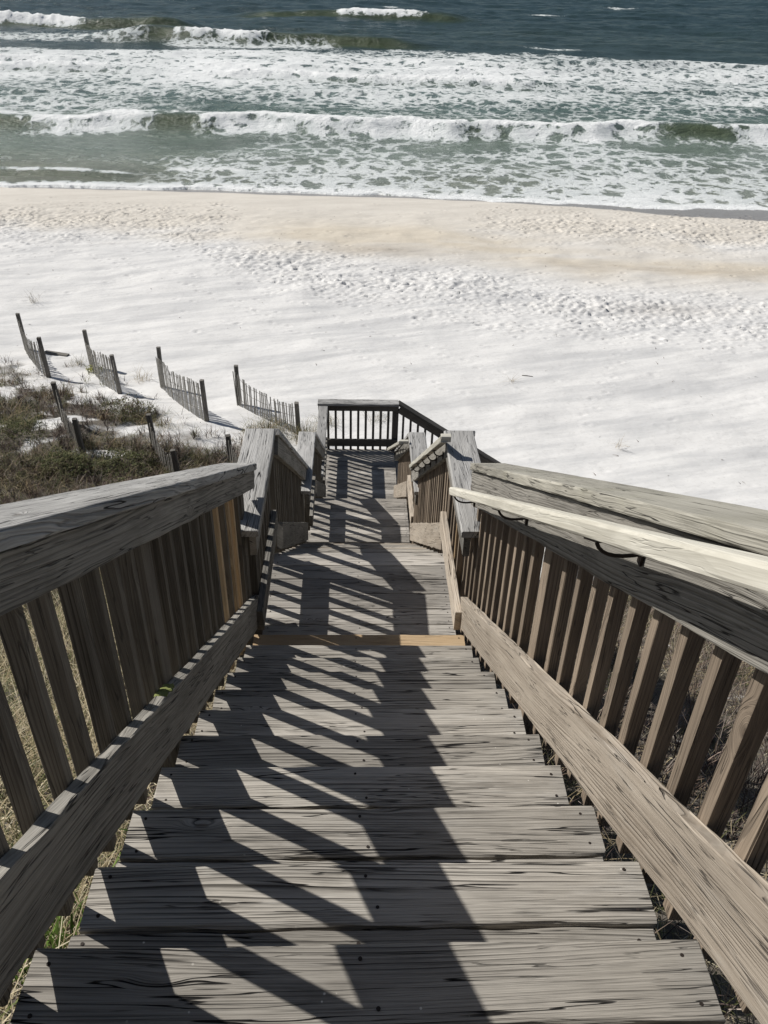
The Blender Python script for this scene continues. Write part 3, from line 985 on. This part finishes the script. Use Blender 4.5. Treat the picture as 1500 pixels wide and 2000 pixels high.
rail('right railing of the farthest straight flight, carrying the farthest pale handrail', 1, .545, 4.53, 7.0, zc3, s3, low3, .12, (.184, .12), off=.03, step=.128, phase=.05, posts=(5.8, 6.95), capy=(4.53, 7.05), lowy=(4.6, 7.2), lowmat=M['tan'])
zcp = lambda y: -3.10 + 0 * y
lowp = lambda y: ZP + .10 + 0 * y
rail('level left railing of the platform, its cap bleached', -1, .51, 6.6, 8.7, zcp, 0, lambda y: ZP + .20 + 0 * y, .12, (.14, .10), off=.02, step=.127, phase=.80, posts=(7.35, 8.83), capy=(6.6, 8.735), lowy=(7.38, 8.72), capw=.15)


def rail_x(label, x0, x1, y, zc, slope, low, step=.127, phase=.05, posts=(), mat=None, capmat=None, capw=.17, ext=0.0, lowx=None, baseo=.1):
    xm = (x0 + x1) / 2
    th = thing('stair_railing', label, 'railing', (xm, y, low(xm) - baseo))
    c = math.sqrt(1 + slope * slope)
    tc = .038 * c
    mt = mat or M['seapost']
    board('cap_rail', (x0 - ext, y - capw / 2 + .03, zc(x0 - ext) - tc / 2), (x1, y - capw / 2 + .03, zc(x1) - tc / 2), capw, .038, capmat or M['cap'], th, rough=.0014, ch=.006)
    yb = y - .075
    zb = lambda x: zc(x) - tc - .003 - .12 * c / 2
    board('side_board', (x0 + .004, yb, zb(x0 + .004)), (x1 - .01, yb, zb(x1 - .01)), .12, .036, mt, th, up=(0, -1, 0))
    la, lb = lowx or (x0, x1)
    zl = lambda x: low(x) + .065 * c
    board('bottom_board', (la, yb, zl(la)), (lb, yb, zl(lb)), .13, .038, mt, th, up=(0, -1, 0))
    x = x0 + phase
    while x < x1 - .03:
        if not any(abs(x - p) < .075 for p in posts):
            baluster(th, x, yb + .038 + rnd.gauss(0, .001), zc(x) - tc - .01, low(x) - .10, mt, size=.038)
        x += step
    for p in posts:
        board('post', (p, yb + .068, zc(p) - tc - .01), (p, yb + .068, -5.6), .10, .10, mt, th, up=(0, 1, 0), step=.3)
    return th


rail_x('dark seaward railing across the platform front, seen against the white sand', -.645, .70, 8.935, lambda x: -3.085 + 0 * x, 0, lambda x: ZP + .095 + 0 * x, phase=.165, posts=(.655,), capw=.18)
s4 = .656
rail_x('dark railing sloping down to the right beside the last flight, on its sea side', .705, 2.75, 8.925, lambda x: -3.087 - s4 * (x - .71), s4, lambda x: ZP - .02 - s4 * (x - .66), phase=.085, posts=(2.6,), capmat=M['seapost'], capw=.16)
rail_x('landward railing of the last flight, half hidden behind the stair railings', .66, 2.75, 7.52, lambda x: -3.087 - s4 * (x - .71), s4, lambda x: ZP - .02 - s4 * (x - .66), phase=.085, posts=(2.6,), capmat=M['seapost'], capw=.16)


# handrails
def handrail(label, pts, xb, brs, slope, ret=None):
    y0, y1 = pts[0][1], pts[1][1]
    th = thing('handrail', label, 'handrail', tuple(Vector(pts[0]) * .5 + Vector(pts[1]) * .5 - Vector((0, 0, .15))))
    b = board('grip', pts[0], pts[1], .042, .040, M['handrail'], th, rough=.0008, step=.08, ch=.010)
    if ret:
        for rp in ret:
            board('return_end', rp[0], rp[1], .042, .040, M['handrail'], th, rough=.0006, step=.05, ch=.008)
    for y in brs:
        f = (y - y0) / (y1 - y0)
        bracket(th, xb, pts[0][0] + f * (pts[1][0] - pts[0][0]), y, pts[0][2] + f * (pts[1][2] - pts[0][2]), -slope * -1)
    return th


hz1 = lambda y: .985 - .614 * y
handrail('longest pale handrail, nearest the camera along the right railing', [(.472, -5.0, hz1(-5.0)), (.472, .03, hz1(.03))], .578, (-.03, -1.12, -2.12, -3.4, -4.5), .614)
hz2 = lambda y: .86 - .70 * (y - .75)
handrail('middle pale handrail, seen from below on the right of the middle flight', [(.495, .76, hz2(.76)), (.495, 3.06, hz2(3.06))], .56, (1.25, 1.62, 2.0, 2.4, 2.85), .70,
         ret=[((.478, .775, hz2(.76) + .0), (.536, .775, hz2(.76) + .0))])
hz3 = lambda y: -1.20 - .62 * (y - 4.27)
handrail('farthest and smallest pale handrail, beside the lowest straight flight', [(.468, 4.27, hz3(4.27)), (.468, 7.05, hz3(7.05))], .575, (4.9, 5.4, 5.9, 6.4, 6.9), .62,
         ret=[((.452, 4.285, hz3(4.27)), (.548, 4.285, hz3(4.27)))])
# moss on the left lower board
bm = bmesh.new()
for i in range(40):
    y = -1.74 + rnd.uniform(-.05, .05)
    mm = Matrix.Translation((-.597 + rnd.uniform(-.013, .012), y, low1(y) + .184 * math.sqrt(1 + .656 ** 2) + .002)) @ Matrix.Diagonal((rnd.uniform(.008, .013), rnd.uniform(.010, .016), .005, 1))
    bmesh.ops.create_icosphere(bm, subdivisions=1, radius=1, matrix=mm)
me = bpy.data.meshes.new('moss')
bm.to_mesh(me)
bm.free()
me.transform(Matrix.Translation(-Vector(thL1.location)))
link('moss_patch', me, thL1, [M['moss']])


# ------------------------------------------------------------------ sand fences
def gnd(x, y):
    return float(ground(np.array(float(x)), np.array(float(y))))


def sand_fence(label, A, B, hA, hB, seed, sag=.12, group='sand fences on the dune edge', topoff=(.20, .08)):
    g = random.Random(seed)
    A = Vector((A[0], A[1], gnd(*A)))
    B = Vector((B[0], B[1], gnd(*B)))
    th = thing('sand_fence', label, 'sand fence', tuple((A + B) / 2), group)
    for Pt, hh in ((A, hA), (B, hB)):
        le = Vector((g.gauss(-.04, .03), g.gauss(0, .02), 0))
        board('post', (Pt.x, Pt.y, Pt.z - .4), (Pt.x + le.x, Pt.y + le.y, Pt.z + hh), .088, .088, M['fence'], th, up=(1, 0, 0), step=.12, rough=.002, ch=.02)
    d = B - A
    L = math.hypot(d.x, d.y)
    n = int(L / .062)
    wk = g.uniform(.6, 1.6)
    ph = g.uniform(0, 6)
    base = wpos(th)
    nrm = Vector((-d.y, d.x, 0)).normalized()
    along = Vector((d.x, d.y, 0)).normalized()
    verts, faces = [], []
    tops = []
    for i in range(n):
        f = (i + .7) / n
        p = A + d * f
        gz = gnd(p.x, p.y) - .12
        hh = hA * (1 - f) + hB * f
        top = gnd(p.x, p.y) + hh - (topoff[0] * (1 - f) ** 2 + topoff[1] * f) - sag * math.sin(math.pi * f) + g.gauss(0, .012)
        p = p + nrm * (-.055 - .05 * math.sin(math.pi * f) + g.gauss(0, .006))
        tl = g.gauss(0.0, .018) - .05 * (1 - f)
        w = .0115
        if g.random() < .07:
            top -= g.uniform(.04, .22)
        top += .025 * math.sin(ph + f * 9 * wk)
        tl += .05 * math.sin(ph * 2 + f * 6 * wk) + (g.gauss(0, .06) if g.random() < .12 else 0)
        tops.append((p, top))
        if g.random() < .04:
            continue
        b0 = len(verts)
        for (zq, sh) in ((gz, 0), (top, tl * (top - gz))):
            for (a_, b_) in ((-w, -.005), (w, -.005), (w, .005), (-w, .005)):
                v = Vector((p.x, p.y, zq)) + along * (a_ + sh) + nrm * b_ - base
                verts.append(tuple(v))
        faces += [(b0, b0 + 1, b0 + 5, b0 + 4), (b0 + 1, b0 + 2, b0 + 6, b0 + 5), (b0 + 2, b0 + 3, b0 + 7, b0 + 6), (b0 + 3, b0, b0 + 4, b0 + 7), (b0 + 4, b0 + 5, b0 + 6, b0 + 7)]
    me = bpy.data.meshes.new('picket_panel')
    me.from_pydata(verts, [], faces)
    me.update()
    pn = link('picket_panel', me, th, [M['picket']])
    for fr in (.25, .62, .9):
        pts = []
        for (p, top) in tops:
            gz = gnd(p.x, p.y)
            pts.append(Vector((p.x, p.y, gz + (top - gz) * fr)) + nrm * (.009 if len(pts) % 2 else -.009))
        w_ = tube('wire', [A + Vector((0, 0, pts[0].z - A.z))] + pts + [B + Vector((0, 0, pts[-1].z - B.z))], .0035, M['wire'], th, 5)
    return th


sand_fence('sand fence nearest the platform, fourth from the left along the beach edge', (-2.6, 13.05), (-1.17, 11.54), .95, .76, 1, sag=.15, topoff=(.10, .04))
sand_fence('sand fence with the longest picket panel, third from the left, shadow on bare sand', (-4.51, 14.16), (-3.11, 11.91), .99, .97, 2)
sand_fence('sand fence second from the left along the beach edge, with yellow-green leaves at its foot', (-6.5, 15.49), (-5.33, 13.6), .94, .92, 3, sag=.08, topoff=(.34, .05))
sand_fence('leftmost and farthest sand fence, with a fallen plank lying beside it', (-8.49, 16.7), (-7.33, 14.82), .96, .97, 4, sag=.22, topoff=(.10, .12))
sand_fence('half-buried sand fence in the bushes, leftmost of the inland row', (-5.83, 11.37), (-5.10, 10.01), .95, .75, 5, topoff=(.1, .15))
sand_fence('leaning sand fence among the grass, middle of the inland row', (-3.80, 10.19), (-3.17, 9.2), .85, .62, 6, topoff=(.05, .15), sag=.18)
sand_fence('short stretch of sand fence just behind the left landing railing', (-2.30, 9.78), (-1.45, 8.5), .70, .65, 7, topoff=(.05, .1))
pk = board('fallen_plank', (-7.95, 16.45, gnd(-7.95, 16.45) + .03), (-7.30, 16.20, gnd(-7.3, 16.2) + .035), .13, .035, M['fence'], None)
tag(pk, 'dark plank lying on the sand behind the leftmost sand fence', 'plank')

# ------------------------------------------------------------------ dune growth
def ribbons(name, base, heading, height, lean, width, col, seg=3, curl=1.0):
    n = len(base)
    co = np.zeros((n, (seg + 1) * 2, 3))
    side = np.stack([-np.sin(heading), np.cos(heading), np.zeros(n)], -1)
    fwd = np.stack([np.cos(heading), np.sin(heading), np.zeros(n)], -1)
    for s in range(seg + 1):
        f = s / seg
        c = base + fwd * (lean * height * f ** (1 + curl))[:, None]
        c = c + np.array([0, 0, 1.0])[None] * (height * (f - .35 * np.minimum(lean, 1.5) * f ** 2))[:, None]
        w = width * (1 - f * .85)
        co[:, s * 2] = c - side * w[:, None] * .5
        co[:, s * 2 + 1] = c + side * w[:, None] * .5
    i0 = (np.arange(n) * (seg + 1) * 2)[:, None]
    F = np.concatenate([np.stack([i0[:, 0] + 2 * s, i0[:, 0] + 2 * s + 1, i0[:, 0] + 2 * s + 3, i0[:, 0] + 2 * s + 2], -1)[:, None] for s in range(seg)], 1).reshape(-1, 4)
    me = quads(name, co.reshape(-1, 3), F)
    a = me.color_attributes.new('tint', 'FLOAT_COLOR', 'POINT')
    cc = np.ones((n, (seg + 1) * 2, 4), dtype=np.float32)
    cc[:, :, :3] = col[:, None]
    a.data.foreach_set('color', cc.reshape(-1))
    return me


def plant_mat(name, rough=.8, trans=0.25):
    t = NT(name)
    c = t.n('Attribute', attribute_name='tint').outputs['Color']
    t.set(Base_Color=c, Roughness=rough)
    t.b.inputs['Specular IOR Level'].default_value = 0.2
    tr = t.n('BsdfTranslucent')
    t.put(tr.inputs['Color'], c)
    mx = t.n('MixShader')
    mx.inputs[0].default_value = trans
    t.t.links.new(t.b.outputs[0], mx.inputs[1])
    t.t.links.new(tr.outputs[0], mx.inputs[2])
    t.t.links.new(mx.outputs[0], t.t.nodes['Material Output'].inputs['Surface'])
    return t.m


PM = plant_mat('grass_blade')
PT = plant_mat('twig_bark', .9, .0)
PAL_STRAW = np.array([(.50, .42, .27), (.60, .52, .36), (.40, .33, .20), (.30, .25, .16), (.66, .60, .44)])
PAL_DRY = np.array([(.34, .27, .16), (.42, .34, .21), (.25, .20, .13), (.50, .42, .28), (.20, .17, .12)])
PAL_GRN = np.array([(.13, .14, .06), (.17, .175, .08), (.10, .115, .05), (.23, .22, .12), (.08, .095, .045)])
PAL_TWG = np.array([(.16, .115, .09), (.11, .085, .075), (.22, .17, .14), (.28, .24, .21), (.075, .055, .05)])


def scatter(n, x0, x1, y0, y1, clump=.5, cs=1.6, seed=80, keep=None):
    out = np.zeros((0, 2))
    g = np.random.default_rng(seed)
    while len(out) < n:
        x = g.uniform(x0, x1, n)
        y = g.uniform(y0, y1, n)
        d = vegmask(x, y) * (1 - vegbare(x, y))
        c = fbm(x * cs, y * cs, seed, 3)
        p = d * sstep(c, clump - .12, clump + .12)
        if keep is not None:
            p = p * keep(x, y)
        m_ = g.uniform(0, 1, n) < p
        out = np.concatenate([out, np.stack([x[m_], y[m_]], -1)])
    return out[:n]


def pal(P_, n, seed, jit=.18):
    g = np.random.default_rng(seed)
    c = P_[g.integers(0, len(P_), n)]
    return c * g.uniform(1 - jit, 1 + jit, (n, 1))


def gzv(xy):
    return ground(xy[:, 0], xy[:, 1]) + (fbm(xy[:, 0] * 1.6, xy[:, 1] * 1.6, 9, 3) - .5) * .25 + (fbm(xy[:, 0] * .35, xy[:, 1] * .35, 2, 3) - .5) * .22 * sstep(xy[:, 1], -6, 8)


offst = lambda x, y: 1 - (np.abs(x) < .62) * (y < 8.9)


def grass(name, label, n, box, hr, lr, wr, P_, seed, clump=.5, cs=1.6, curl=1.0, tuft=0, mat=None):
    g = np.random.default_rng(seed + 500)
    if tuft:
        c = scatter(n // tuft, *box, clump=clump, cs=cs, seed=seed, keep=offst)
        xy = np.repeat(c, tuft, 0) + g.normal(0, .05, (len(c) * tuft, 2))
        tone = np.repeat(pal(P_, len(c), seed), tuft, 0) * g.uniform(.75, 1.25, (len(c) * tuft, 1))
        sc = np.repeat(g.uniform(.6, 1.25, len(c)), tuft)
    else:
        xy = scatter(n, *box, clump=clump, cs=cs, seed=seed, keep=offst)
        tone = pal(P_, n, seed)
        sc = np.ones(n)
    m = len(xy)
    base = np.concatenate([xy, (gzv(xy) - .02)[:, None]], 1)
    me = ribbons(name, base, g.uniform(0, 6.283, m), g.uniform(*hr, m) * sc, g.uniform(*lr, m), g.uniform(*wr, m), tone, curl=curl)
    return tag(link(name, me, None, [mat or PM]), label, 'ground cover', kind='stuff')


def twigs(name, label, n, box, hr, seed, spread=.16, per=16, clump=.5, P_=PAL_TWG, w=(.0035, .007)):
    """bushy brown stems: each plant a fan of crooked stems that fork"""
    g = np.random.default_rng(seed + 900)
    c = scatter(n, *box, clump=clump, cs=1.2, seed=seed, keep=offst)
    B = np.concatenate([c, (gzv(c) - .02)[:, None]], 1)
    ht = g.uniform(*hr, n)
    P0 = np.repeat(B, per, 0)
    H = np.repeat(ht, per)
    m = n * per
    an = g.uniform(0, 6.283, m)
    tlt = g.uniform(.1, 1.1, m)
    # start part way up a neighbouring stem for the forks
    lift = g.uniform(0, .55, m) * H
    P0 = P0 + np.stack([np.cos(an) * tlt * lift * .7, np.sin(an) * tlt * lift * .7, lift], -1)
    col = np.repeat(pal(P_, n, seed), per, 0) * g.uniform(.7, 1.3, (m, 1))
    me = ribbons(name, P0, an + g.normal(0, .6, m), H * g.uniform(.35, .8, m), tlt * 1.1, g.uniform(*w, m), col, curl=.25)
    return tag(link(name, me, None, [PT]), label, 'ground cover', kind='stuff')


def leaves(name, n, box, hr, size, P_, seed, clump=.55):
    g = np.random.default_rng(seed)
    xy = scatter(n, *box, clump=clump, cs=1.3, seed=seed, keep=offst)
    z = gzv(xy) + g.uniform(*hr, n)
    base = np.concatenate([xy, z[:, None]], 1)
    me = ribbons(name, base, g.uniform(0, 6.283, n), g.uniform(size[0], size[1], n) * .8, g.uniform(.4, 2.2, n), g.uniform(*size, n) * .55, pal(P_, n, seed), seg=2)
    return me


NL = (-4.2, -.60, -3.8, 4.6)
NR = (.60, 6.5, -3.8, 6.6)
FD = (-13, -.8, 4.2, 17)
FC = (-9, -.9, 5.0, 10.2)
SL = {}
for nm, lb, bx, q in (('dune_grass', 'dry and green dune grass left of the nearest flight', NL, 1), ('dune_grass', 'dry and green dune grass right of the nearest flight', NR, 2)):
    parts = []
grass('dune_grass', 'straw-coloured dune grass under the left railing', 26000, NL, (.14, .40), (.4, 1.9), (.005, .010), PAL_STRAW, 81, .34, tuft=9)
grass('dune_grass', 'green dune grass under the left railing', 14000, NL, (.12, .36), (.3, 1.5), (.006, .011), PAL_GRN * 1.15, 82, .46, tuft=9)
grass('dune_grass', 'straw-coloured dune grass behind the right railing', 14000, NR, (.10, .32), (.4, 1.8), (.005, .009), PAL_STRAW * .85, 83, .46, tuft=9)
grass('dune_grass', 'green dune grass behind the right railing', 9000, NR, (.10, .30), (.3, 1.4), (.004, .008), PAL_GRN, 84, .50, tuft=9)
twigs('dune_brush', 'tangled brown brush behind the right railing', 2600, NR, (.15, .42), 85, clump=.38)
twigs('dune_brush', 'grey-brown brush under the left railing', 1200, NL, (.12, .34), 86, clump=.50)
grass('dune_grass', 'olive and straw dune grass covering the left dune', 34000, FD, (.12, .36), (.3, 1.4), (.008, .015), np.concatenate([PAL_GRN, PAL_DRY[:3]]), 87, .44, cs=.9, tuft=11)
grass('dune_grass', 'dense olive grass on the near part of the left dune', 15000, FC, (.12, .34), (.3, 1.4), (.007, .013), np.concatenate([PAL_GRN, PAL_DRY]), 91, .22, cs=.9, tuft=11)
twigs('dune_brush', 'brown brush on the near part of the left dune', 1800, FC, (.12, .34), 92, clump=.22, w=(.006, .011))
twigs('dune_brush', 'dark brown brush covering the left dune', 4200, FD, (.12, .34), 88, clump=.36, w=(.006, .012))
me = leaves('leaf_cover', 17000, FD, (.02, .22), (.02, .045), PAL_GRN * .8, 89, .52)
tag(link('leafy_ground_cover', me, None, [PM]), 'dark green leafy ground cover on the left dune', 'ground cover', kind='stuff')


# bushes and tufts one can tell apart
def shrub(label, x, y, r, hgt, seed, P_=PAL_GRN, n=1900):
    g = np.random.default_rng(seed)
    th = thing('dune_shrub', label, 'shrub', (x, y, gnd(x, y)))
    u = g.normal(0, 1, (n, 3))
    u /= np.linalg.norm(u, axis=1)[:, None]
    u[:, 2] = np.abs(u[:, 2])
    rad = (.55 + .45 * g.uniform(0, 1, n) ** .5) * (1 + .35 * np.sin(u[:, 0] * 5 + seed) * np.cos(u[:, 1] * 6))
    p = u * rad[:, None] * np.array([r, r * .8, hgt])[None]
    me = ribbons('foliage', p, g.uniform(0, 6.283, n), g.uniform(.02, .05, n), g.uniform(.3, 1.8, n), g.uniform(.014, .028, n), pal(P_, n, seed, .35), seg=2)
    link('foliage', me, th, [PM])
    m = 60
    me = ribbons('stems', np.zeros((m, 3)) + g.normal(0, .02, (m, 3)), g.uniform(0, 6.283, m), g.uniform(.5, .9, m) * hgt, g.uniform(.2, 1.4, m) * r / hgt * .6, np.full(m, .010), pal(PAL_TWG, m, seed), curl=.2)
    link('stem', me, th, [PT])


def tuft(label, x, y, n, hgt, seed, P_=PAL_DRY, lean=(.1, 1.1), rad=.06, w=(.005, .010)):
    g = np.random.default_rng(seed)
    b = np.concatenate([g.normal(0, rad, (n, 2)), np.full((n, 1), -.02)], 1)
    me = ribbons('grass_tuft', b, g.uniform(0, 6.283, n), g.uniform(.5, 1.0, n) * hgt, g.uniform(*lean, n), g.uniform(*w, n), pal(P_, n, seed, .3))
    o = link('grass_tuft', me, None, [PM])
    o.location = (x, y, gnd(x, y))
    tag(o, label, 'grass tuft')


shrub('low dark green shrub beside the half-buried inland fence', -5.25, 9.35, .50, .30, 201)
shrub('dark green shrub between the half-buried fence and the leaning fence', -4.25, 9.45, .55, .32, 202)
shrub('olive bush on the left dune, above the left railing cap near the photo edge', -6.6, 10.6, .65, .34, 203, PAL_GRN * .9)
shrub('brown-green bush just left of the leaning sand fence foot', -3.9, 8.5, .5, .28, 204, np.concatenate([PAL_GRN, PAL_TWG]))
shrub('rounded grey-green bush behind the second beach-edge fence, spilling over the sand', -4.9, 12.2, .60, .26, 205, np.concatenate([PAL_GRN, PAL_TWG[:3]]))
shrub('yellow-green leafy plant at the foot of the second fence from the left', -6.35, 15.2, .22, .14, 206, np.array([(.36, .37, .08), (.28, .31, .09), (.42, .40, .13)]), 320)
MIX = np.concatenate([PAL_GRN, PAL_DRY])
tuft('thick grass tuft at the foot of the post nearest the platform', -1.02, 11.2, 420, .55, 301, MIX, (.2, 1.3), .16)
tuft('grass tuft beside the picket panel just behind the landing caps', -1.75, 11.6, 380, .45, 302, MIX, (.2, 1.3), .20)
tuft('wispy grass tuft seen through the platform railing on its left', -.62, 12.1, 110, .42, 303, MIX, (.3, 1.4), .12)
tuft('small wispy grass tuft seen through the middle of the platform railing', .45, 12.4, 70, .40, 304, MIX, (.3, 1.4), .12)
tuft('sparse dry tuft on the open sand left of the third fence', -5.1, 14.6, 60, .40, 305, PAL_DRY, (.3, 1.6), .12)
tuft('thin dry tuft on the sand beside the fallen plank', -6.9, 15.6, 60, .32, 306, MIX, (.3, 1.2), .10)
tuft('lone dry blades high on the open beach, top left of the fences', -9.6, 20.6, 26, .50, 307, PAL_DRY * .6, (.5, 1.8), .05)
tuft('lone pale blades on the open beach right of the platform', 3.8, 14.83, 16, .34, 308, PAL_DRY, (.3, 1.8), .03)
tuft('few bent blades on the open beach below the right-hand sand', 5.47, 11.3, 16, .32, 309, PAL_DRY, (.6, 1.8), .03)
tuft('dry grass tuft on bare sand between the second and third fences', -3.9, 11.35, 120, .36, 310, MIX, (.3, 1.5), .16)
tuft('dark spiky grass tuft in front of the leaning fence', -2.9, 9.9, 260, .42, 311, PAL_GRN, (.2, 1.1), .14)
tuft('bright green grass clump under the lowest left corner of the photo', -1.02, -2.05, 80, .62, 312, np.array([(.16, .26, .05), (.22, .33, .08), (.12, .2, .05)]), (.2, .9), .07, (.008, .014))
tuft('green weed clump beside the left ends of the near steps', -.86, -1.45, 40, .40, 313, np.array([(.12, .2, .05), (.18, .27, .07)]), (.2, .9), .05, (.010, .018))
dr = tube('driftwood_stick', [(4.12, 15.25, gnd(4.1, 15.25) + .03), (4.22, 15.23, gnd(4.22, 15.23) + .035), (4.38, 15.19, gnd(4.38, 15.19) + .025)], .010, M['fence'], None, 6)
tag(dr, 'small dark driftwood stick lying on the smooth sand right of the platform', 'driftwood')

# bits of weed, shell and stick strewn over the open sand
g = np.random.default_rng(77)
n = 170
xy = np.stack([g.uniform(-13, 13, n), g.uniform(9.5, 33, n)], -1)
xy = xy[(vegmask(xy[:, 0], xy[:, 1]) < .05) & ~((np.abs(xy[:, 0] - .9) < 2.0) & (xy[:, 1] < 9.6))]
n = len(xy)
zz_ = np.array([float(GZ[min(np.searchsorted(ys, y), len(ys) - 1), min(np.searchsorted(xs, x), len(xs) - 1)]) for x, y in xy])
me = ribbons('beach_debris', np.concatenate([xy, (zz_ + .004)[:, None]], 1), g.uniform(0, 6.283, n), g.uniform(.015, .05, n), g.uniform(1.5, 3.5, n), g.uniform(.010, .028, n), pal(PAL_TWG * .8, n, 78), seg=2, curl=.3)
tag(link('beach_debris', me, None, [PT]), 'small dark bits of weed and stick strewn over the white beach', 'debris', kind='stuff')
